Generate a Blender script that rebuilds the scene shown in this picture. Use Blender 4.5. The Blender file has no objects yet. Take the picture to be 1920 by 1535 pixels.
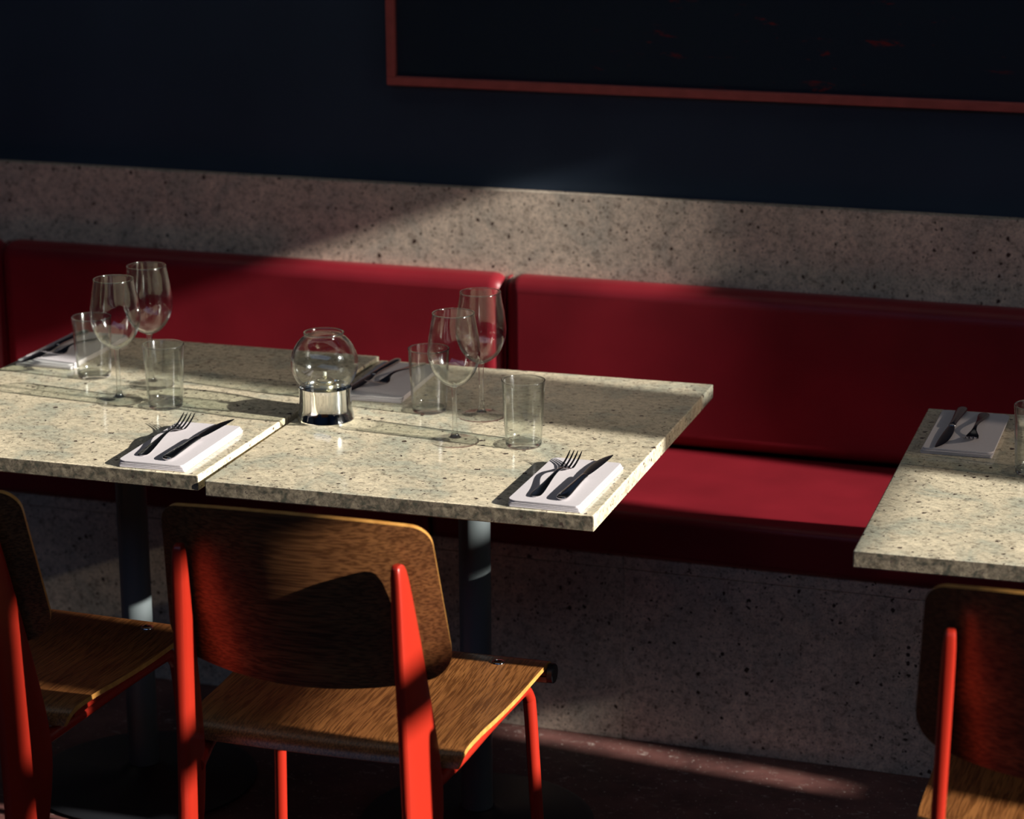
import bpy, bmesh, math, random
from mathutils import Vector, Matrix
R = math.radians
C = bpy.context.scene.collection
sc = bpy.context.scene
random.seed(7)

# ------------------------------------------------------------------ camera
cam_d = bpy.data.cameras.new('camera')
cam = bpy.data.objects.new('camera', cam_d); C.objects.link(cam)
rt = Vector((0.944368, 0.328829, -0.006306)); up = Vector((-0.082273, 0.254757, 0.963499)); fw = Vector((-0.318433, 0.909379, -0.267638))
m = Matrix(((rt.x, up.x, -fw.x, 1.1022), (rt.y, up.y, -fw.y, -3.5314), (rt.z, up.z, -fw.z, 1.9451), (0, 0, 0, 1)))
cam.matrix_world = m
cam_d.sensor_fit = 'HORIZONTAL'; cam_d.sensor_width = 36; cam_d.lens = 87.425
cam_d.clip_start = .05; cam_d.clip_end = 60
cam_d.dof.use_dof = True; cam_d.dof.focus_distance = 4.12; cam_d.dof.aperture_fstop = 3.8
sc.camera = cam

# ------------------------------------------------------------------ world, sun, window portals, exposure
SUN = Vector((-1, .105, -.36))
world = bpy.data.worlds.new('world'); sc.world = world; world.use_nodes = True
bg = world.node_tree.nodes['Background']
bg.inputs['Color'].default_value = (.92, .97, 1, 1); bg.inputs['Strength'].default_value = 2.0
sl = bpy.data.lights.new('sun', 'SUN'); sl.energy = 11.; sl.angle = R(.6); sl.color = (1, .94, .86)
so = bpy.data.objects.new('sun', sl); C.objects.link(so); so.rotation_euler = SUN.to_track_quat('-Z', 'Y').to_euler()
WX = 4.0
OPEN = [(-.935, .02, 1.58, 3.0), (.32, .885, 1.35, 2.67)]       # openings of the window wall: y0, y1, z0, z1
for y0, y1, z0, z1 in OPEN:
    pl = bpy.data.lights.new('window_portal', 'AREA'); pl.shape = 'RECTANGLE'; pl.size = z1-z0; pl.size_y = y1-y0
    pl.cycles.is_portal = True
    po = bpy.data.objects.new('window_portal', pl); C.objects.link(po); po.location = (WX+.03, (y0+y1)/2, (z0+z1)/2)
    po.rotation_euler = (0, R(90), 0)
fl = bpy.data.lights.new('cool_rear_fill', 'AREA'); fl.shape = 'RECTANGLE'; fl.size = 6; fl.size_y = 2.4; fl.energy = 28; fl.color = (.36, .58, 1)  # unseen fill light, added to lift the shadows towards blue
fo = bpy.data.objects.new('cool_rear_fill', fl); C.objects.link(fo); fo.location = (0, -3.6, 3.15)
cl_ = bpy.data.lights.new('warm_overhead_fill', 'AREA'); cl_.shape = 'RECTANGLE'; cl_.size = 5.5; cl_.size_y = .9; cl_.energy = 5.2; cl_.color = (1, .93, .84)  # unseen warm fill, added to brighten the shaded tabletops
co = bpy.data.objects.new('warm_overhead_fill', cl_); C.objects.link(co); co.location = (-.3, .55, 3.15)
sc.view_settings.view_transform = 'Standard'; sc.view_settings.look = 'None'
sc.view_settings.gamma = 1; sc.view_settings.exposure = 0

# ------------------------------------------------------------------ materials
MAT = {}
def mat(name, color=(.5, .5, .5), rough=.5, metal=0, spec=.5, coat=0, coat_rough=.1):
    mt = bpy.data.materials.new(name); mt.use_nodes = True
    b = mt.node_tree.nodes['Principled BSDF']
    b.inputs['Base Color'].default_value = (*color, 1); b.inputs['Roughness'].default_value = rough
    b.inputs['Metallic'].default_value = metal; b.inputs['Specular IOR Level'].default_value = spec
    b.inputs['Coat Weight'].default_value = coat; b.inputs['Coat Roughness'].default_value = coat_rough
    MAT[name] = mt
    return mt, mt.node_tree, b
def N(t, typ, **kw):
    n = t.nodes.new(typ)
    for k, v in kw.items():
        if k in n.inputs: n.inputs[k].default_value = v
        else: setattr(n, k, v)
    return n
def coords(t, scale=(1, 1, 1), rot=(0, 0, 0), src='Object'):
    c = N(t, 'ShaderNodeTexCoord'); mp = N(t, 'ShaderNodeMapping')
    mp.inputs['Scale'].default_value = scale; mp.inputs['Rotation'].default_value = rot
    t.links.new(c.outputs[src], mp.inputs['Vector']); return mp.outputs['Vector']
def ramp(t, fac, stops):
    r = N(t, 'ShaderNodeValToRGB'); e = r.color_ramp.elements
    while len(e) < len(stops): e.new(.5)
    for i, (p, c) in enumerate(stops):
        e[i].position = p; e[i].color = (*c, 1) if len(c) == 3 else c
    t.links.new(fac, r.inputs['Fac']); return r.outputs['Color']
def mixc(t, fac, a, b, mode='MIX'):
    n = N(t, 'ShaderNodeMix', data_type='RGBA', blend_type=mode)
    for s, v in ((n.inputs[0], fac), (n.inputs[6], a), (n.inputs[7], b)):
        if hasattr(v, 'type') and hasattr(v, 'node'): t.links.new(v, s)
        elif isinstance(v, tuple): s.default_value = (*v, 1)
        else: s.default_value = v
    return n.outputs[2]
def bump(t, b, h, strength=.2, dist=.001):
    n = N(t, 'ShaderNodeBump'); n.inputs['Strength'].default_value = strength; n.inputs['Distance'].default_value = dist
    t.links.new(h, n.inputs['Height']); t.links.new(n.outputs['Normal'], b.inputs['Normal'])

def stone(name, light, mid, green, rough, vein=(9, 16, 12), coat=.0):
    mt, t, b = mat(name, rough=rough, spec=.5)
    v = coords(t)
    n1 = N(t, 'ShaderNodeTexNoise', Scale=vein[0], Detail=5., Roughness=.6, Distortion=.6); t.links.new(v, n1.inputs['Vector'])
    n2 = N(t, 'ShaderNodeTexNoise', Scale=230., Detail=3., Roughness=.7); t.links.new(coords(t, (1, 1.5, 1), (0, 0, .5)), n2.inputs['Vector'])
    n3 = N(t, 'ShaderNodeTexNoise', Scale=75., Detail=4., Roughness=.65, Distortion=.5); t.links.new(coords(t, (.9, 1.1, 1), (0, 0, .4)), n3.inputs['Vector'])
    base = ramp(t, n1.outputs['Fac'], [(.36, green), (.5, mid), (.64, light)])
    base = mixc(t, .75, base, ramp(t, n3.outputs['Fac'], [(.34, (.42, .40, .37)), (.47, (.86, .86, .84)), (.66, (1.12, 1.1, 1.05))]), 'MULTIPLY')
    base = mixc(t, .6, base, ramp(t, n2.outputs['Fac'], [(.34, (.42, .38, .34)), (.5, (.95, .95, .95)), (.66, (1.12, 1.1, 1.05))]), 'MULTIPLY')
    # dark pits and specks of two sizes
    def specks(scale, thr, soft, keep, stretch=(1, 1, 1), lo=(.09, .07, .06)):
        vo = N(t, 'ShaderNodeTexVoronoi', Scale=scale, Randomness=1.)
        nz = N(t, 'ShaderNodeTexNoise', Scale=scale*2.2, Detail=2.); vv = coords(t, stretch, (0, 0, .35))
        t.links.new(vv, nz.inputs['Vector'])
        add = mixc(t, .010, vv, nz.outputs['Color'], 'ADD'); t.links.new(add, vo.inputs['Vector'])
        sp = N(t, 'ShaderNodeSeparateColor'); t.links.new(vo.outputs['Color'], sp.inputs[0])
        gate = N(t, 'ShaderNodeMath', operation='LESS_THAN'); t.links.new(sp.outputs[0], gate.inputs[0]); gate.inputs[1].default_value = keep
        size = N(t, 'ShaderNodeMath', operation='MULTIPLY_ADD'); t.links.new(sp.outputs[1], size.inputs[0]); size.inputs[1].default_value = thr*.8; size.inputs[2].default_value = thr*.35
        ins = N(t, 'ShaderNodeMapRange'); t.links.new(vo.outputs['Distance'], ins.inputs['Value'])
        t.links.new(size.outputs[0], ins.inputs['From Min']); 
        s2 = N(t, 'ShaderNodeMath', operation='ADD'); t.links.new(size.outputs[0], s2.inputs[0]); s2.inputs[1].default_value = soft
        t.links.new(s2.outputs[0], ins.inputs['From Max']); ins.inputs['To Min'].default_value = 1; ins.inputs['To Max'].default_value = 0
        mm = N(t, 'ShaderNodeMath', operation='MULTIPLY'); t.links.new(ins.outputs[0], mm.inputs[0]); t.links.new(gate.outputs[0], mm.inputs[1])
        return mm.outputs[0]
    s1 = specks(62, .24, .05, .22, (1.05, .95, 1)); s2 = specks(135, .27, .08, .32, (1.05, .95, 1))
    base = mixc(t, s2, base, (.13, .10, .08)); base = mixc(t, s1, base, (.075, .05, .04))
    t.links.new(base, b.inputs['Base Color'])
    bump(t, b, n2.outputs['Fac'], .12, .0004)
    return mt
stone('polished_stone', (.86, .76, .56), (.74, .66, .49), (.54, .54, .43), .12)
stone('shaded_stone_edge', (.40, .34, .24), (.24, .20, .145), (.10, .10, .075), .5, vein=(70, 16, 12))  # coarse cut stone, with the weak light on front edges darkened into its colour
stone('wall_stone', (.82, .70, .57), (.71, .61, .50), (.58, .53, .45), .22)

def leather(name, col):
    mt, t, b = mat(name, col, .42, spec=.35)
    n = N(t, 'ShaderNodeTexNoise', Scale=6., Detail=3.); t.links.new(coords(t), n.inputs['Vector'])
    t.links.new(ramp(t, n.outputs['Fac'], [(.3, tuple(c*.82 for c in col)), (.7, tuple(c*1.1 for c in col))]), b.inputs['Base Color'])
    g = N(t, 'ShaderNodeTexVoronoi', Scale=420.); t.links.new(coords(t), g.inputs['Vector'])
    bump(t, b, g.outputs['Distance'], .12, .0006)
leather('red_leather', (.205, .011, .019))
def enamel(name, col, rough=.32):
    mt, t, b = mat(name, col, rough, spec=.5)
    n = N(t, 'ShaderNodeTexNoise', Scale=180., Detail=2.); t.links.new(coords(t), n.inputs['Vector'])
    bump(t, b, n.outputs['Fac'], .05, .0003)
enamel('red_enamel', (.33, .018, .008))
enamel('grey_enamel', (.10, .12, .125), .38)
enamel('black_enamel', (.012, .013, .016), .45)

def wood(name, a, bcol, axis, rough=.33):
    mt, t, b = mat(name, rough=rough, spec=.4, coat=.15, coat_rough=.25)
    sc_ = (1, 1, 1)
    st = {'x': (.035, 1, 1), 'y': (1, .035, 1)}[axis]
    n1 = N(t, 'ShaderNodeTexNoise', Scale=190., Detail=4., Roughness=.7, Distortion=.2); t.links.new(coords(t, st), n1.inputs['Vector'])
    n2 = N(t, 'ShaderNodeTexNoise', Scale=14., Detail=3., Distortion=1.2); t.links.new(coords(t, st), n2.inputs['Vector'])
    base = mixc(t, .5, ramp(t, n1.outputs['Fac'], [(.36, a), (.62, bcol)]), ramp(t, n2.outputs['Fac'], [(.35, a), (.65, bcol)]))
    # pores
    n3 = N(t, 'ShaderNodeTexNoise', Scale=420., Detail=1.); t.links.new(coords(t, st), n3.inputs['Vector'])
    base = mixc(t, .75, base, ramp(t, n3.outputs['Fac'], [(.42, (.30, .25, .22)), (.54, (1, 1, 1))]), 'MULTIPLY')
    t.links.new(base, b.inputs['Base Color']); bump(t, b, n3.outputs['Fac'], .1, .0003)
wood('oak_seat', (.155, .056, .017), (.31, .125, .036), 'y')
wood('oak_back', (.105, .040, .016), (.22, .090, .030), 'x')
def ply(name):
    mt, t, b = mat(name, (.55, .30, .09), .45, spec=.3)
    n = N(t, 'ShaderNodeTexNoise', Scale=60., Detail=3.); t.links.new(coords(t), n.inputs['Vector'])
    t.links.new(ramp(t, n.outputs['Fac'], [(.3, (.40, .18, .04)), (.7, (.60, .30, .075))]), b.inputs['Base Color'])
ply('ply_edge')

def flat(name, col, rough, metal=0, spec=.5, scale=40., amt=.12):
    mt, t, b = mat(name, col, rough, metal, spec)
    n = N(t, 'ShaderNodeTexNoise', Scale=scale, Detail=3.); t.links.new(coords(t), n.inputs['Vector'])
    t.links.new(ramp(t, n.outputs['Fac'], [(.3, tuple(c*(1-amt) for c in col)), (.7, tuple(c*(1+amt) for c in col))]), b.inputs['Base Color'])
    return mt, t, b
flat('navy_paint', (.032, .050, .082), .7, spec=.15, scale=3)
flat('ceiling_paint', (.03, .03, .034), .9, spec=.1, scale=3)
flat('paper', (.60, .565, .58), .85, spec=.1, scale=300, amt=.03)
flat('steel', (.50, .49, .50), .16, 1, scale=90, amt=.05)
flat('blade_steel', (.36, .36, .38), .2, 1, scale=90, amt=.05)
flat('chrome', (.85, .85, .84), .07, 1, scale=30, amt=.02)
flat('burner_metal', (.70, .64, .48), .25, 1, scale=30, amt=.05)
flat('white_wick', (.75, .72, .62), .8, scale=200)
flat('frame_wood', (.40, .085, .075), .5, spec=.3, scale=30)
flat('joint_dark', (.01, .008, .008), .9, spec=.1)
flat('rubber', (.015, .015, .015), .7)

# dark artwork with sparse red dashes
mt, t, b = mat('artwork_dark', (.01, .01, .012), .6, spec=.2)
n = N(t, 'ShaderNodeTexNoise', Scale=26., Detail=4., Roughness=.7, Distortion=.4); t.links.new(coords(t, (.35, 1, 1.7)), n.inputs['Vector'])
n2 = N(t, 'ShaderNodeTexNoise', Scale=1.6, Detail=1.); t.links.new(coords(t), n2.inputs['Vector'])
dash = ramp(t, n.outputs['Fac'], [(.63, (0, 0, 0)), (.68, (1, 1, 1))]); gate = ramp(t, n2.outputs['Fac'], [(.42, (0, 0, 0)), (.6, (1, 1, 1))])
msk = mixc(t, 1., dash, gate, 'MULTIPLY')
t.links.new(mixc(t, msk, (.026, .036, .058), (.30, .02, .02)), b.inputs['Base Color'])

# worn dark red floor
mt, t, b = mat('worn_floor', (.06, .02, .02), .45, spec=.4)
n = N(t, 'ShaderNodeTexNoise', Scale=7., Detail=6., Roughness=.65); t.links.new(coords(t), n.inputs['Vector'])
base = ramp(t, n.outputs['Fac'], [(.3, (.05, .022, .020)), (.55, (.13, .055, .048)), (.75, (.19, .09, .075))])
n2 = N(t, 'ShaderNodeTexNoise', Scale=34., Detail=5., Roughness=.75, Distortion=1.3); t.links.new(coords(t, (.7, 1.6, 1), (0, 0, .5)), n2.inputs['Vector'])
base = mixc(t, ramp(t, n2.outputs['Fac'], [(.60, (0, 0, 0)), (.70, (.8, .8, .8))]), base, (.50, .45, .40))
n3 = N(t, 'ShaderNodeTexNoise', Scale=150., Detail=2.); t.links.new(coords(t), n3.inputs['Vector'])
base = mixc(t, ramp(t, n3.outputs['Fac'], [(.68, (0, 0, 0)), (.72, (1, 1, 1))]), base, (.55, .5, .45))
t.links.new(base, b.inputs['Base Color']); bump(t, b, n2.outputs['Fac'], .3, .0008)

# glass: clear walls pass light straight through with Fresnel reflections; thick parts also refract
def glass(name, tint, refr, ior=1.6):
    mt = bpy.data.materials.new(name); mt.use_nodes = True; t = mt.node_tree; t.nodes.clear(); MAT[name] = mt
    out = N(t, 'ShaderNodeOutputMaterial'); tr = N(t, 'ShaderNodeBsdfTransparent'); tr.inputs['Color'].default_value = (*tint, 1)
    gl = N(t, 'ShaderNodeBsdfGlossy'); gl.inputs['Roughness'].default_value = .075; gl.inputs['Color'].default_value = (1, 1, 1, 1)
    fr = N(t, 'ShaderNodeFresnel', IOR=1.5); ge = N(t, 'ShaderNodeNewGeometry'); io = N(t, 'ShaderNodeMapRange')
    io.inputs['To Min'].default_value = ior; io.inputs['To Max'].default_value = 1/ior
    t.links.new(ge.outputs['Backfacing'], io.inputs['Value']); t.links.new(io.outputs[0], fr.inputs['IOR']); mx = N(t, 'ShaderNodeMixShader')
    nz = N(t, 'ShaderNodeTexNoise', Scale=55., Detail=1.); t.links.new(coords(t, (1, 1, .12)), nz.inputs['Vector'])
    bp = N(t, 'ShaderNodeBump'); bp.inputs['Strength'].default_value = .32; bp.inputs['Distance'].default_value = .0012
    t.links.new(nz.outputs['Fac'], bp.inputs['Height'])
    t.links.new(bp.outputs['Normal'], gl.inputs['Normal'])
    t.links.new(fr.outputs[0], mx.inputs[0]); t.links.new(tr.outputs[0], mx.inputs[1]); t.links.new(gl.outputs[0], mx.inputs[2])
    res = mx.outputs[0]
    if refr:
        lw = N(t, 'ShaderNodeLayerWeight'); lw.inputs['Blend'].default_value = .5
        mr = N(t, 'ShaderNodeMapRange', interpolation_type='SMOOTHSTEP'); t.links.new(lw.outputs['Facing'], mr.inputs['Value'])
        mr.inputs['From Min'].default_value = refr[0]; mr.inputs['From Max'].default_value = refr[1]; mr.inputs['To Min'].default_value = refr[2]
        g = N(t, 'ShaderNodeBsdfGlass', IOR=1.5); g.inputs['Roughness'].default_value = .0; g.inputs['Color'].default_value = (*tint, 1)
        m2 = N(t, 'ShaderNodeMixShader'); t.links.new(mr.outputs[0], m2.inputs[0])
        t.links.new(res, m2.inputs[1]); t.links.new(g.outputs[0], m2.inputs[2]); res = m2.outputs[0]
    t.links.new(res, out.inputs['Surface'])
glass('clear_glass', (.965, .980, .970), (.46, .98, 0))
glass('foot_glass', (.995, 1, .998), (.85, 1., 0), 1.32)
glass('thick_glass', (.985, .995, .99), (.1, .8, .12), 1.5)

mt = bpy.data.materials.new('sun_dimming'); mt.use_nodes = True; t = mt.node_tree; t.nodes.clear(); MAT['sun_dimming'] = mt
o_ = N(t, 'ShaderNodeOutputMaterial'); tr = N(t, 'ShaderNodeBsdfTransparent'); tr.inputs['Color'].default_value = (.31, .29, .27, 1); t.links.new(tr.outputs[0], o_.inputs['Surface'])  # passes part of the sun, for the added pane beside the openings

# ------------------------------------------------------------------ helpers
def prop(o, label=None, cat=None, group=None, kind=None):
    for k, v in (('label', label), ('category', cat), ('group', group), ('kind', kind)):
        if v: o[k] = v
    return o
def empty(name, loc, rz=0, label=None, cat=None, group=None):
    o = bpy.data.objects.new(name, None); C.objects.link(o); o.location = loc; o.rotation_euler = (0, 0, rz)
    o.empty_display_size = .05
    return prop(o, label, cat, group)
def obj(name, bm, material, parent=None, smooth=True, bevel=0, seg=3, sub=0, angle=40):
    me = bpy.data.meshes.new(name)
    bmesh.ops.recalc_face_normals(bm, faces=bm.faces)
    if bm.calc_volume(signed=True) < 0: bmesh.ops.reverse_faces(bm, faces=bm.faces[:])
    bm.to_mesh(me); bm.free()
    ms = material if isinstance(material, (list, tuple)) else [material]
    for q in ms: me.materials.append(MAT[q])
    o = bpy.data.objects.new(name, me); C.objects.link(o)
    if bevel:
        bv = o.modifiers.new('bevel', 'BEVEL'); bv.width = bevel; bv.segments = seg; bv.limit_method = 'ANGLE'; bv.angle_limit = R(30)
    if sub:
        s = o.modifiers.new('subd', 'SUBSURF'); s.levels = sub; s.render_levels = sub
    if smooth:
        for p in me.polygons: p.use_smooth = True
        try: me.set_sharp_from_angle(angle=R(angle))
        except Exception: pass
    if parent: o.parent = parent
    return o
def box(bm, x0, x1, y0, y1, z0, z1):
    vs = [bm.verts.new((x, y, z)) for x in (x0, x1) for y in (y0, y1) for z in (z0, z1)]
    for f in ((0, 1, 3, 2), (4, 6, 7, 5), (0, 4, 5, 1), (2, 3, 7, 6), (0, 2, 6, 4), (1, 5, 7, 3)):
        bm.faces.new([vs[i] for i in f])
    return vs
def boxm(*a):
    bm = bmesh.new(); box(bm, *a); return bm
def lathe(prof, seg=64, mats=None, close=False):
    """prof: list of (r, z); profile revolved round z. r=0 ends closed by fans"""
    bm = bmesh.new(); rings = []
    for r, z in prof:
        if r < 1e-6: rings.append([bm.verts.new((0, 0, z))])
        else: rings.append([bm.verts.new((r*math.cos(2*math.pi*i/seg), r*math.sin(2*math.pi*i/seg), z)) for i in range(seg)])
    n = len(rings)
    for k in range(n if close else n-1):
        a, b2 = rings[k], rings[(k+1) % n]
        for i in range(seg):
            j = (i+1) % seg
            if len(a) == 1 and len(b2) == 1: continue
            if len(a) == 1: f = bm.faces.new((a[0], b2[i], b2[j]))
            elif len(b2) == 1: f = bm.faces.new((a[i], a[j], b2[0]))
            else: f = bm.faces.new((a[i], a[j], b2[j], b2[i]))
    return bm
def smoothline(pts, n=6):
    """Catmull-Rom through 2D/3D points"""
    out = []; P = [pts[0]]+list(pts)+[pts[-1]]
    for i in range(1, len(P)-2):
        for k in range(n):
            u = k/n
            out.append(tuple(.5*((2*P[i][d])+(-P[i-1][d]+P[i+1][d])*u+(2*P[i-1][d]-5*P[i][d]+4*P[i+1][d]-P[i+2][d])*u*u+(-P[i-1][d]+3*P[i][d]-3*P[i+1][d]+P[i+2][d])*u**3) for d in range(len(pts[0]))))
    out.append(tuple(pts[-1])); return out
def tube(bm, pts, rad, seg=16):
    """round tube through 3D points; rad is a number or a list"""
    rings = []; n = len(pts); P = [Vector(p) for p in pts]; prev = None
    for i, p in enumerate(P):
        d = (P[min(i+1, n-1)]-P[max(i-1, 0)]).normalized()
        ref = prev if prev else (Vector((1, 0, 0)) if abs(d.x) < .9 else Vector((0, 1, 0)))
        a = (ref-d*ref.dot(d)).normalized(); prev = a; b2 = d.cross(a)
        r = rad[i] if isinstance(rad, (list, tuple)) else rad
        rings.append([bm.verts.new(p+a*(r*math.cos(2*math.pi*k/seg))+b2*(r*math.sin(2*math.pi*k/seg))) for k in range(seg)])
    for A, B in zip(rings, rings[1:]):
        for k in range(seg): bm.faces.new((A[k], A[(k+1) % seg], B[(k+1) % seg], B[k]))
    bm.faces.new(rings[0][::-1]); bm.faces.new(rings[-1])
def loft(bm, sections):
    """sections: list of closed loops with equal count"""
    rs = [[bm.verts.new(p) for p in s] for s in sections]; n = len(rs[0])
    for A, B in zip(rs, rs[1:]):
        for k in range(n): bm.faces.new((A[k], A[(k+1) % n], B[(k+1) % n], B[k]))
    bm.faces.new(rs[0][::-1]); bm.faces.new(rs[-1])
def copy_tree(o, parent=None):
    c = o.copy(); C.objects.link(c); c.parent = parent
    for ch in list(o.children): copy_tree(ch, c)
    return c
def panel(outline, cuts_x, cuts_v, fn, thick, plane='xz'):
    """a closed 2D outline, cut into a fine grid, bent by fn(a, b)->Vector and given thickness along its normal; side faces take material slot 1"""
    bm = bmesh.new(); vs = [bm.verts.new((a, b_, 0)) for a, b_ in outline]; bm.faces.new(vs)
    for x in cuts_x: bmesh.ops.bisect_plane(bm, geom=bm.verts[:]+bm.edges[:]+bm.faces[:], plane_co=(x, 0, 0), plane_no=(1, 0, 0))
    for y in cuts_v: bmesh.ops.bisect_plane(bm, geom=bm.verts[:]+bm.edges[:]+bm.faces[:], plane_co=(0, y, 0), plane_no=(0, 1, 0))
    bm.verts.ensure_lookup_table(); bm.faces.ensure_lookup_table()
    rim = [e for e in bm.edges if len(e.link_faces) == 1]
    base = {v: (v.co.x, v.co.y) for v in bm.verts}
    top, bot = {}, {}
    e_ = 1e-3; nb = bmesh.new()
    for v, (a, b_) in base.items():
        p = fn(a, b_); du = fn(a+e_, b_)-p; dv = fn(a, b_+e_)-p; n_ = du.cross(dv).normalized()
        top[v] = nb.verts.new(p+n_*thick/2); bot[v] = nb.verts.new(p-n_*thick/2)
    for f in bm.faces:
        nb.faces.new([top[v] for v in f.verts]); nb.faces.new([bot[v] for v in reversed(f.verts)])
    for e in rim:
        a, b_ = e.verts
        f = nb.faces.new((top[a], top[b_], bot[b_], bot[a])); f.material_index = 1
    bm.free(); return nb
def frange(a, b_, n): return [a+(b_-a)*i/n for i in range(1, n)]

# ------------------------------------------------------------------ the setting
def struct(name, bm, material, label=None, **kw):
    return prop(obj(name, bm, material, **kw), label=label, kind='structure')
X0, Y0, YW, ZC = -4.0, -6.0, 1.362, 3.2
struct('floor', boxm(X0-.1, WX+.1, Y0-.1, YW+.1, -.05, 0), 'worn_floor', 'dark red worn floor', smooth=False)
struct('ceiling', boxm(X0-.1, WX+.1, Y0-.1, YW+.1, ZC, ZC+.05), 'ceiling_paint', smooth=False)
struct('wall_back', boxm(X0-.1, WX+.1, YW, YW+.1, 0, ZC), 'navy_paint', 'dark navy painted wall behind the bench', smooth=False)
struct('wall_left', boxm(X0-.1, X0, Y0, YW, 0, ZC), 'navy_paint', smooth=False)
struct('wall_front', boxm(X0-.1, WX+.1, Y0-.1, Y0, 0, ZC), 'navy_paint', smooth=False)
bm = bmesh.new()
ys = [Y0]; (ay0, ay1, az0, az1), (by0, by1, bz0, bz1) = OPEN
box(bm, WX, WX+.06, Y0, ay0, 0, ZC); box(bm, WX, WX+.06, ay1, by0, 0, 1.9); box(bm, WX, WX+.06, ay1, by0, az1, ZC); box(bm, WX, WX+.06, by1, YW, 0, ZC)
box(bm, WX, WX+.06, ay0, ay1, 0, az0); box(bm, WX, WX+.06, ay0, ay1, az1, ZC)
box(bm, WX, WX+.06, by0, by1, 0, bz0); box(bm, WX, WX+.06, by0, by1, bz1, ZC)
struct('wall_right', bm, 'navy_paint', smooth=False)
bm = bmesh.new(); box(bm, WX+.01, WX+.05, by0, by1, 1.62, 1.73)  # window rail, plus unseen boxes added to trim the sun patches
box(bm, WX+.01, WX+.05, by0, by0+.135, 1.73, 2.195); box(bm, WX+.01, WX+.05, by0+.066, by1, 1.35, 1.62); box(bm, WX+.01, WX+.05, .83, by1, 1.73, 2.33)
struct('rail_sun_blocks', bm, 'black_enamel', smooth=False)
bm = bmesh.new(); box(bm, WX+.01, WX+.05, ay0, ay1, 2.05, 2.125); box(bm, WX+.02, WX+.04, -.79, -.48, 2.125, 2.30); box(bm, WX+.01, WX+.05, ay0, -.75, 2.39, az1); box(bm, WX+.01, WX+.05, -.59, ay1, az0, 1.75); box(bm, WX+.015, WX+.045, -.31, ay1, az0+.01, 1.92)  # window bar, plus an unseen board and boxes added to block sun
struct('muntin_sun_blocks', bm, 'black_enamel', smooth=False)
bm = boxm(WX+.02, WX+.03, ay1, by0, 1.9, az1); struct('added_shade_pane', bm, 'sun_dimming', smooth=False)  # unseen pane, added so the pier's shadow is only partly dark
# stone cladding strip above the bench, two slabs with a joint
bm = boxm(X0, -.6004, 1.335, YW, .70, .989); struct('trim_1', bm, 'wall_stone', 'speckled brown stone cladding slab left of the joint', bevel=.0004, seg=1)
bm = boxm(-.5998, WX, 1.335, YW, .70, .989); struct('trim_2', bm, 'wall_stone', 'speckled brown stone cladding slab right of the joint', bevel=.0004, seg=1)

# ------------------------------------------------------------------ framed picture
pic = empty('framed_picture', (-.88, YW, 1.2), 0, 'long dark framed picture with thin red-brown frame on the navy wall', 'picture')
W_, H_ = 2.7, 1.0
bm = bmesh.new()
for a in ((0, W_, 0, .018), (0, W_, H_-.018, H_), (0, .018, .018, H_-.018), (W_-.018, W_, .018, H_-.018)):
    box(bm, a[0], a[1], -.022, 0, a[2], a[3])
obj('frame', bm, 'frame_wood', pic, bevel=.0015, seg=2)
obj('artwork', boxm(.018, W_-.018, -.006, -.001, .018, H_-.018), 'artwork_dark', pic, smooth=False)
obj('glass_pane', boxm(.018, W_-.018, -.0115, -.0095, .018, H_-.018), 'clear_glass', pic, smooth=False)

# ------------------------------------------------------------------ bench
SEAMS = [-3.0, -1.808, -.6, .62, 1.82, 3.02]
bench = empty('upholstered_bench', (0, 1.0, 0), 0, 'long red leather bench on a speckled stone plinth along the wall', 'bench')
def puffed(x0, x1, y0, y1, z0, z1, rad):
    bm = boxm(x0, x1, y0, y1, z0, z1)
    return bm
for i, (a, b_) in enumerate(zip(SEAMS, SEAMS[1:])):
    o = obj('back_cushion', boxm(a+.003, b_-.003, .272, .349, .478, .817), 'red_leather', bench, bevel=.032, seg=8)
    # piping along the left edge of each cushion
    bm = bmesh.new(); path = [(b_, .31, .49), (b_, .292, .52), (b_, .290, .70), (b_, .290, .775), (b_, .298, .797), (b_, .313, .806), (b_, .34, .808)]
    tube(bm, smoothline(path, 4), .0022, 10); obj('piping', bm, 'red_leather', o)
    obj('seat_cushion', boxm(a+.002, b_-.002, -.17, .30, .384, .474), 'red_leather', bench, bevel=.014, seg=5)
for a, b_ in ((-4, -1.62), (-1.6196, -.2044), (-.204, 1.2), (1.2004, 4)):
    obj('plinth', boxm(a, b_, -.152, .349, 0, .355), 'wall_stone', bench, bevel=.001, seg=1)
    obj('capping', boxm(a, b_, -.155, .349, .3565, .383), 'wall_stone', bench, bevel=.0015, seg=2)

# ------------------------------------------------------------------ tables
TW, TD, TT, TH = .6626, .8277, .027, .745
def make_table():
    t_ = empty('stone_table', (0, 0, 0))
    tp = obj('tabletop', boxm(-TW, 0, 0, TD, TH-TT, TH), ['polished_stone', 'shaded_stone_edge'], t_, bevel=.0022, seg=3)
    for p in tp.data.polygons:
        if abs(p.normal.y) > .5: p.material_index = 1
    cx, cy = -TW/2, TD/2-.012
    obj('mounting_plate', boxm(cx-.17, cx+.17, cy-.22, cy+.22, TH-TT-.007, TH-TT-.0005), 'black_enamel', t_, bevel=.002)
    bm = lathe([(0, .022), (.0285, .022), (.0285, TH-TT-.0075), (0, TH-TT-.0075)], 48)
    bmesh.ops.translate(bm, verts=bm.verts, vec=(cx, cy, 0)); obj('pole', bm, 'grey_enamel', t_)
    bm = lathe([(0, 0), (.21, 0), (.213, .006), (.20, .012), (.05, .020), (.034, .034), (.0295, .036), (0, .036)], 64)
    bmesh.ops.translate(bm, verts=bm.verts, vec=(cx, cy, 0)); obj('foot_plate', bm, 'black_enamel', t_)
    return t_
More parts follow.
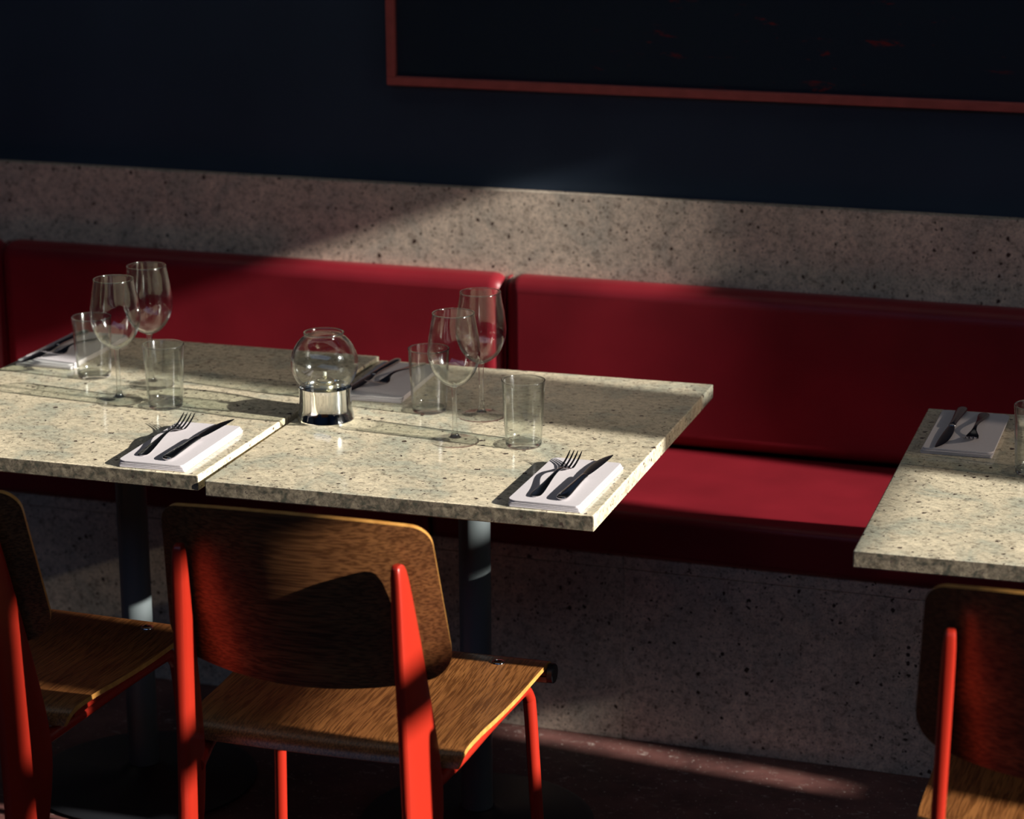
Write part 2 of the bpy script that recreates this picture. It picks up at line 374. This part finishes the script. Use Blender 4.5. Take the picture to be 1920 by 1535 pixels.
TABLES = [((-.6754, -.017, .0068), .0191, 'speckled stone table on the left of the joined pair, cut off by the photo'),
          ((0, 0, 0), .0305, 'speckled stone table with the globe candle lamp, right of the joined pair'),
          ((.418, -.0414, 0), .0408, 'separate speckled stone table at the right edge of the photo')]
tproto = make_table(); tabs = []
for i, (loc, rz, lab) in enumerate(TABLES):
    o = tproto if i == 0 else copy_tree(tproto)
    if i == 2:
        # the lone table's left edge is its origin
        loc = (loc[0]+TW*math.cos(rz), loc[1]+TW*math.sin(rz), 0)
    o.location = (loc[0], loc[1], 0); o.rotation_euler = (0, 0, rz)
    if i == 0: o.location.z = 0
    prop(o, lab, 'table', 'stone tables along the bench'); tabs.append(o)
# the left table stands on adjusted feet a few millimetres higher
for ch in tabs[0].children:
    if ch.name.startswith('foot_plate'): continue
    ch.location.z += .0068
T1, T2, T3 = TH+.0068, TH, TH

# ------------------------------------------------------------------ chairs
def rounded(pts, rads, seg=8):
    """polygon with rounded corners"""
    out = []; n = len(pts)
    for i in range(n):
        p0, p1, p2 = Vector(pts[i-1]), Vector(pts[i]), Vector(pts[(i+1) % n]); r = rads[i]
        a = (p0-p1).normalized(); b_ = (p2-p1).normalized(); ang = a.angle(b_); d = r/math.tan(ang/2)
        s, e = p1+a*d, p1+b_*d; c = p1+(a+b_).normalized()*(r/math.sin(ang/2))
        a0 = math.atan2(s.y-c.y, s.x-c.x); a1 = math.atan2(e.y-c.y, e.x-c.x); dd = (a1-a0+math.pi) % (2*math.pi)-math.pi
        for k in range(seg+1): th = a0+dd*k/seg; out.append((c.x+r*math.cos(th), c.y+r*math.sin(th)))
    return out
def make_chair():
    ch = empty('dining_chair', (0, 0, 0))
    # backrest: rounded trapezoid, bowed top and bottom, concave towards the sitter
    n = 12
    top = [(-.208+.416*k/n, .838+.016*(1-(2*k/n-1)**2)) for k in range(n+1)]
    bot = [(.226-.452*k/n, .598-.030*(1-(2*k/n-1)**2)) for k in range(n+1)]
    poly = top+bot
    rads = [.001]*len(poly); rads[0] = rads[n] = .034; rads[n+1] = rads[-1] = .05
    # merge near corners: drop neighbours so the rounding has room
    keep = [i for i in range(len(poly)) if i not in (1, n-1, n+2, len(poly)-2)]
    poly = [poly[i] for i in keep]; rads = [rads[i] for i in keep]
    out = rounded(poly, rads, 8)
    def fb(x, z): return Vector((x, -.282+.85*x*x-(z-.6)*.20-.25*max(0, .63-z)*0, z))
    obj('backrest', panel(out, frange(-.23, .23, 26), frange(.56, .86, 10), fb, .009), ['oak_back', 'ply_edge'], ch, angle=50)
    # seat: width narrows to the back, front edge rolls down
    prof = [(-.222, .438), (-.216, .447), (-.203, .4545), (-.18, .4585), (-.13, .459), (-.05, .456), (.03, .4555), (.10, .458), (.15, .460), (.172, .4600)]
    rr = .0138
    for k in range(1, 12):
        th = R(90-k*20); prof.append((.172+rr*math.cos(th), .4600-rr+rr*math.sin(th)))
    prof = smoothline(prof[:10], 3)[:-1]+prof[9:]
    L = [0]
    for p, q in zip(prof, prof[1:]): L.append(L[-1]+math.dist(p, q))
    def fs(x, s):
        s = max(0, min(L[-1]-1e-6, s))
        for i in range(len(L)-1):
            if L[i+1] >= s: break
        u = (s-L[i])/(L[i+1]-L[i]); y = prof[i][0]*(1-u)+prof[i+1][0]*u; z = prof[i][1]*(1-u)+prof[i+1][1]*u
        w = .2255+.055*(min(y, .18)+.2)
        return Vector((x*w, y, z-.004*max(0, 1-x*x)*(1 if y < .15 else 0)*min(1, max(0, (.15-y)*8))))
    sp = [(-1, 0.0), (1, 0.0), (1, L[-1]-1e-5), (-1, L[-1]-1e-5)]
    outl = rounded(sp, [.02, .02, .0005, .0005], 5)
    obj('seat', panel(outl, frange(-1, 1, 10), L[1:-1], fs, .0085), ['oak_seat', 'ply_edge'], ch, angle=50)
    # rear legs: folded sheet blades, deepest at the seat, pointed tip behind the backrest
    sect = [(.790, -.332, .012), (.786, -.336, .022), (.774, -.338, .030), (.70, -.338, .050), (.60, -.336, .074), (.50, -.334, .097), (.43, -.334, .110), (.38, -.334, .112), (.30, -.337, .098), (.15, -.352, .062), (.0, -.372, .030)]
    for s in (-1, 1):
        th = R(9)*s
        bm = bmesh.new(); secs = []
        for z, yr, d in sect:
            # outer edge follows splay
            px = s*(.168+.018*max(0, (.79-z)/.79)); hw = .010 if z < .77 else .006+.004*(.790-z)/.02
            e = Vector((math.sin(th), math.cos(th), 0)); nrm = Vector((math.cos(th), -math.sin(th), 0))
            o_ = Vector((px, yr, z)); loop = []
            for (u, w) in ((0, -.35), (0, .35), (.03, .8), (.12, 1), (.85, 1), (.97, .8), (1, .35), (1, -.35), (.97, -.8), (.85, -1), (.12, -1), (.03, -.8)):
                loop.append(tuple(o_+e*(u*d)+nrm*(w*hw)))
            secs.append(loop)
        loft(bm, secs[::-1]); obj('leg', bm, 'red_enamel', ch, angle=35, sub=1)
    # front legs: bent tube running under the seat edge, down to the floor
    for s in (-1, 1):
        bm = bmesh.new()
        pth = smoothline([(s*.183, -.262, .412), (s*.20, -.16, .424), (s*.207, -.02, .428), (s*.2145, .10, .430), (s*.2165, .128, .428), (s*.2185, .146, .412), (s*.2205, .152, .385), (s*.226, .158, .26), (s*.236, .172, .012)], 6)
        tube(bm, pth, .0108, 16)
        lg = obj('leg', bm, 'red_enamel', ch)
        bm = lathe([(0, 0), (.012, 0), (.0125, .004), (.012, .014), (0, .014)], 20)
        bmesh.ops.translate(bm, verts=bm.verts, vec=(s*.236, .172, 0)); obj('foot_cap', bm, 'rubber', lg)
        bm = boxm(*sorted((s*.196, s*.2175)), -.185, .12, .4375, .4495)
        obj('seat_rail', bm, 'red_enamel', ch, bevel=.002)
    bm = boxm(-.2, .2, -.008, .008, .412, .432); obj('crossbar', bm, 'red_enamel', ch, bevel=.002)
    bm = bmesh.new(); tube(bm, [(-.244, .172, .4462), (.244, .172, .4462)], .0088, 16); fb_ = obj('front_bar', bm, 'black_enamel', ch)
    for s in (-1, 1):
        bm = bmesh.new(); tube(bm, [(s*.2468, .171, .4455), (s*.2475, .171, .4455), (s*.256, .171, .4455), (s*.258, .171, .4455)], [.015, .0165, .0165, .0145], 24)
        obj('end_cap', bm, 'black_enamel', fb_)
    for s in (-1, 1):
        bm = lathe([(.0, .0045), (.005, .0043), (.0095, .003), (.0112, .0008), (.0112, -.002), (0, -.002)], 28)
        bmesh.ops.translate(bm, verts=bm.verts, vec=(s*.168, .148, .4635)); obj('bolt', bm, 'chrome', ch)
    return ch
cproto = make_chair()
CH = [((-.338, -.112, 0), .035, 'red-legged wooden chair directly in front of the joined tables, nearly whole in view'),
      ((-.965, -.14, 0), -.015, 'red-legged wooden chair in shadow, cut off by the left edge of the photo'),
      ((.803, -.122, 0), -.01, 'red-legged wooden chair at the lone table, cut off at the bottom right corner')]
for i, (loc, rz, lab) in enumerate(CH):
    o = cproto if i == 0 else copy_tree(cproto)
    o.location = loc; o.rotation_euler = (0, 0, rz); prop(o, lab, 'chair', 'red and wood dining chairs')

# ------------------------------------------------------------------ glassware
def bead(name, r, z, t_, parent):
    return obj(name, lathe([(r+t_*math.cos(a), z+t_*math.sin(a)) for a in [2*math.pi*i/10 for i in range(10)]], 72, close=True), 'thick_glass', parent)
def make_wine():
    g = empty('wine_glass', (0, 0, 0))
    outer = smoothline([(.006, .0985), (.012, .1005), (.024, .108), (.036, .123), (.0435, .143), (.0455, .160), (.0435, .182), (.0395, .206), (.036, .2265)], 7)
    inner = [(max(0, r-.0013-.002*max(0, (.125-z)/.03)), z+.002*max(0, (.125-z)/.03)) for r, z in outer][::-1]
    prof = [(0, .0975)]+outer+[(.0354, .2271)]+inner+[(0, .1045)]
    bw = obj('bowl', lathe(prof, 72), 'clear_glass', g, angle=80)
    bead('rim', .03575, .2269, .0010, bw)
    st = smoothline([(.0060, .0975), (.0052, .092), (.0042, .075), (.0040, .050), (.0045, .028), (.0058, .016), (.0085, .0095), (.0115, .0078)], 6)
    obj('stem', lathe([(0, .0974)]+st+[(0, .0073)], 40), 'thick_glass', g, angle=80)
    ft = smoothline([(.0115, .0072), (.022, .0048), (.036, .0026), (.0420, .0018)], 5)
    obj('foot', lathe([(0, .0074)]+ft+[(.0428, .0010), (.0422, .0), (.034, .0004), (.0, .0009)], 72), 'foot_glass', g, angle=80)
    return g
def make_tumbler():
    g = empty('tumbler', (0, 0, 0))
    outer = [(.029, .0), (.0305, .0012), (.0312, .004), (.0322, .020), (.0372, .1145)]
    obj('wall', lathe([(.0295, .0085)]+[(.0314, .0085), (.0322, .020), (.0372, .1150), (.0369, .1160), (.0362, .1158), (.0357, .1150), (.0304, .020), (.0293, .0125), (.027, .0092)], 72, close=True), 'clear_glass', g, angle=80)
    bead('rim', .0365, .1158, .0012, g)
    obj('base', lathe([(0, .001), (.024, .0006), (.028, .0), (.0302, .0010), (.0312, .004), (.03135, .0084), (.028, .0084), (.020, .0068), (0, .0062)], 64), 'thick_glass', g, angle=80)
    return g
def place(proto, items, cat, group):
    for i, (x, y, z, rz, lab) in enumerate(items):
        o = proto if i == 0 else copy_tree(proto)
        o.location = (x, y, z); o.rotation_euler = (0, 0, rz); prop(o, lab, cat, group)
place(make_wine(), [
    (-.352, .323, T2, .3, 'nearer wine glass of the pair right of the candle lamp'),
    (-.363, .488, T2, 1.4, 'farther wine glass of the pair right of the candle lamp, before the cushion seam'),
    (-1.018, .359, T1, 2.2, 'nearer wine glass of the pair on the left table'),
    (-1.014, .479, T1, .9, 'farther and taller-looking wine glass of the pair on the left table')], 'wine glass', 'empty wine glasses')
place(make_tumbler(), [
    (-.231, .335, T2, .2, 'clear tumbler near the front right corner of the joined tables'),
    (-.464, .492, T2, 1.1, 'clear tumbler behind the wine glass, between candle lamp and stems'),
    (-1.146, .501, T1, .7, 'leftmost clear tumbler, at the back of the left table'),
    (-.919, .349, T1, 2.0, 'clear tumbler in front of the fork on the left table'),
    (.620, .438, T3, 2.6, 'clear tumbler cut off by the right edge of the photo')], 'glass', 'empty tumblers')

# ------------------------------------------------------------------ globe candle lamp
cl = empty('candle_lamp', (-.621, .386, T2), 0, 'clear glass globe lamp on a flared chrome base, in the middle of the table', 'candle holder')
prof = smoothline([(.0515, .0), (.0515, .0025), (.0500, .008), (.0475, .020), (.0465, .036), (.0468, .052), (.0475, .0605)], 6)
obj('base', lathe([(0, .001), (.050, 0)]+prof+[(.0466, .0610), (.0455, .0600), (.0450, .050), (.0, .048)], 96), 'chrome', cl, angle=60)
rg, zc = .0597, .104
outer = []
a0, a1 = math.asin(.0445/rg), math.pi-math.asin(.034/rg)
for k in range(29):
    a = -math.pi/2+a0+(a1-a0)*k/28; outer.append((rg*math.cos(a), zc+rg*math.sin(a)))
rim = outer[-1]; outer += [(rim[0]+.0012, rim[1]+.003), (rim[0]+.0014, rim[1]+.0048)]
inner = [(r-.0018, z) for r, z in outer][::-1]
gb = obj('globe', lathe(outer+[(outer[-1][0]-.0009, outer[-1][1]+.0008)]+inner, 96, close=True), 'clear_glass', cl, angle=80)
bead('rim', rim[0]+.0010, rim[1]+.0052, .0013, gb)
bn = obj('oil_burner', lathe([(0, .0485), (.020, .0485), (.0205, .051), (.0205, .064), (.0190, .066), (.0165, .067), (.017, .070), (.0150, .073), (.009, .076), (.0045, .077), (.0045, .080), (0, .080)], 48), 'burner_metal', cl, angle=50)
obj('wick', lathe([(0, .080), (.0030, .080), (.0034, .083), (.0030, .0865), (.0, .087)], 20), 'white_wick', bn)

# ------------------------------------------------------------------ place settings
def slab(bm, w, d, z0, z1, rad, dx=0, dy=0, rot=0):
    c = [(-w/2, -d/2), (w/2, -d/2), (w/2, d/2), (-w/2, d/2)]
    rr_ = rounded(c, rad, 6); cs, sn = math.cos(rot), math.sin(rot)
    pts = [(x*cs-y*sn+dx, x*sn+y*cs+dy) for x, y in rr_]
    loft(bm, [[(x, y, z0) for x, y in pts], [(x, y, z1) for x, y in pts]])
def make_napkin():
    g = bmesh.new(); w, d = .120, .248
    slab(g, w, d, .0003, .0024, [.003, .003, .003, .003], .003, -.001, .006)
    slab(g, w, d, .0027, .0048, [.005, .003, .003, .003], .0022, 0, -.004)
    slab(g, w*.995, d, .0051, .0074, [.008, .004, .004, .004], .0008, .0006, .003)
    slab(g, w*.99, d*.992, .0077, .0112, [.014, .006, .006, .012], -.0004, 0, 0)
    return obj('folded_napkin', g, 'paper', None, bevel=.0006, seg=2)
NZ = .0113
def make_fork():
    f = empty('fork', (0, 0, 0))
    def sec(y, hw, z, th, n=10):
        # lens-shaped section: flat back, slightly domed top
        pts = []
        for k in range(n): a = 2*math.pi*k/n; pts.append((hw*math.cos(a), y, z+th*math.sin(a)*(1 if math.sin(a) > 0 else .7)))
        return pts
    P = [(.000, .003, .0022, .0010), (.002, .0075, .0022, .0012), (.007, .0102, .0023, .0014), (.020, .0104, .0028, .0016), (.045, .0080, .0045, .0017), (.075, .0052, .0080, .0018), (.105, .0034, .0112, .0019), (.128, .0030, .0112, .0019), (.140, .0042, .0090, .0016), (.148, .0085, .0060, .0012), (.156, .0118, .0036, .0010), (.165, .0122, .0030, .0009)]
    bm = bmesh.new(); loft(bm, [sec(*p) for p in P]); obj('handle', bm, 'steel', f, sub=1)
    bm = bmesh.new()
    for k in range(4):
        x0 = -.0102+.0068*k; S = []
        for (y, z, hw, th) in ((.161, .0031, .0026, .0010), (.170, .0036, .0022, .0010), (.184, .0062, .0020, .0010), (.198, .0108, .0018, .0009), (.210, .0165, .0013, .0007), (.2145, .0190, .0003, .0003)):
            S.append([(x0+hw*math.cos(a), y, z+th*math.sin(a)) for a in [2*math.pi*i/8 for i in range(8)]])
        loft(bm, S)
    obj('tines', bm, 'steel', f, sub=1)
    return f
def make_knife():
    f = empty('knife', (0, 0, 0))
    def sec(y, xl, xr, z, th, n=12):
        cx, hw = (xl+xr)/2, (xr-xl)/2
        return [(cx+hw*math.cos(2*math.pi*k/n), y, z+th*math.sin(2*math.pi*k/n)) for k in range(n)]
    P = [(.0, -.004, .004, .0042, .0020), (.002, -.008, .008, .0044, .0034), (.008, -.0104, .0104, .0046, .0042), (.025, -.0102, .0102, .0048, .0044), (.060, -.0082, .0082, .0052, .0044), (.095, -.0064, .0064, .0056, .0042), (.118, -.0060, .0060, .0058, .0040), (.126, -.0066, .0066, .0058, .0036), (.129, -.0066, .0066, .0058, .0020)]
    bm = bmesh.new(); loft(bm, [sec(*p) for p in P]); obj('handle', bm, 'steel', f, sub=1)
    B = [(.127, -.0050, .0052, .0052, .0012), (.135, -.0060, .0062, .0050, .0011), (.150, -.0090, .0078, .0046, .0010), (.185, -.0102, .0092, .0040, .0009), (.215, -.0088, .0098, .0034, .0008), (.238, -.0045, .0098, .0030, .0007), (.253, .0020, .0092, .0028, .0005), (.261, .0066, .0082, .0027, .0003)]
    bm = bmesh.new(); loft(bm, [sec(y, xl, xr, z+.0004, th) for y, xl, xr, z, th in B]); obj('blade', bm, 'blade_steel', f, sub=1)
    return f
SET = [('front right corner of the joined tables', -.088, .128, T2, .015), ('front edge of the left table', -.771, .113, T1, .04),
       ('table back beside the candle lamp', -.596, .64, T2, .06), ('back left corner of the left table', -1.272, .652, T1, .03),
       ('back left corner of the lone right table', .480, .622, T3, .03)]
place(make_napkin(), [(x, y, z, rz+(0 if i < 2 else math.pi), 'folded white napkin under cutlery at the '+w) for i, (w, x, y, z, rz) in enumerate(SET)], 'napkin', 'folded white napkins')
fk = [(-.108, .026, T2, -.01), (-.797, .018, T1, .07), (-.580, .765, T2, math.pi-.12), (-1.247, .755, T1, math.pi-.14), (.493, .735, T3, math.pi+.02)]
kn = [(-.062, .022, T2, 0.0), (-.745, .006, T1, .02), (-.634, .768, T2, math.pi+.0), (-1.305, .765, T1, math.pi+.03), (.452, .752, T3, math.pi+.01)]
place(make_fork(), [(x, y, z+NZ, rz, 'steel fork on the napkin at the '+SET[i][0]) for i, (x, y, z, rz) in enumerate(fk)], 'fork', 'steel forks')
place(make_knife(), [(x, y, z+NZ, rz, 'steel knife on the napkin at the '+SET[i][0]) for i, (x, y, z, rz) in enumerate(kn)], 'knife', 'steel knives')
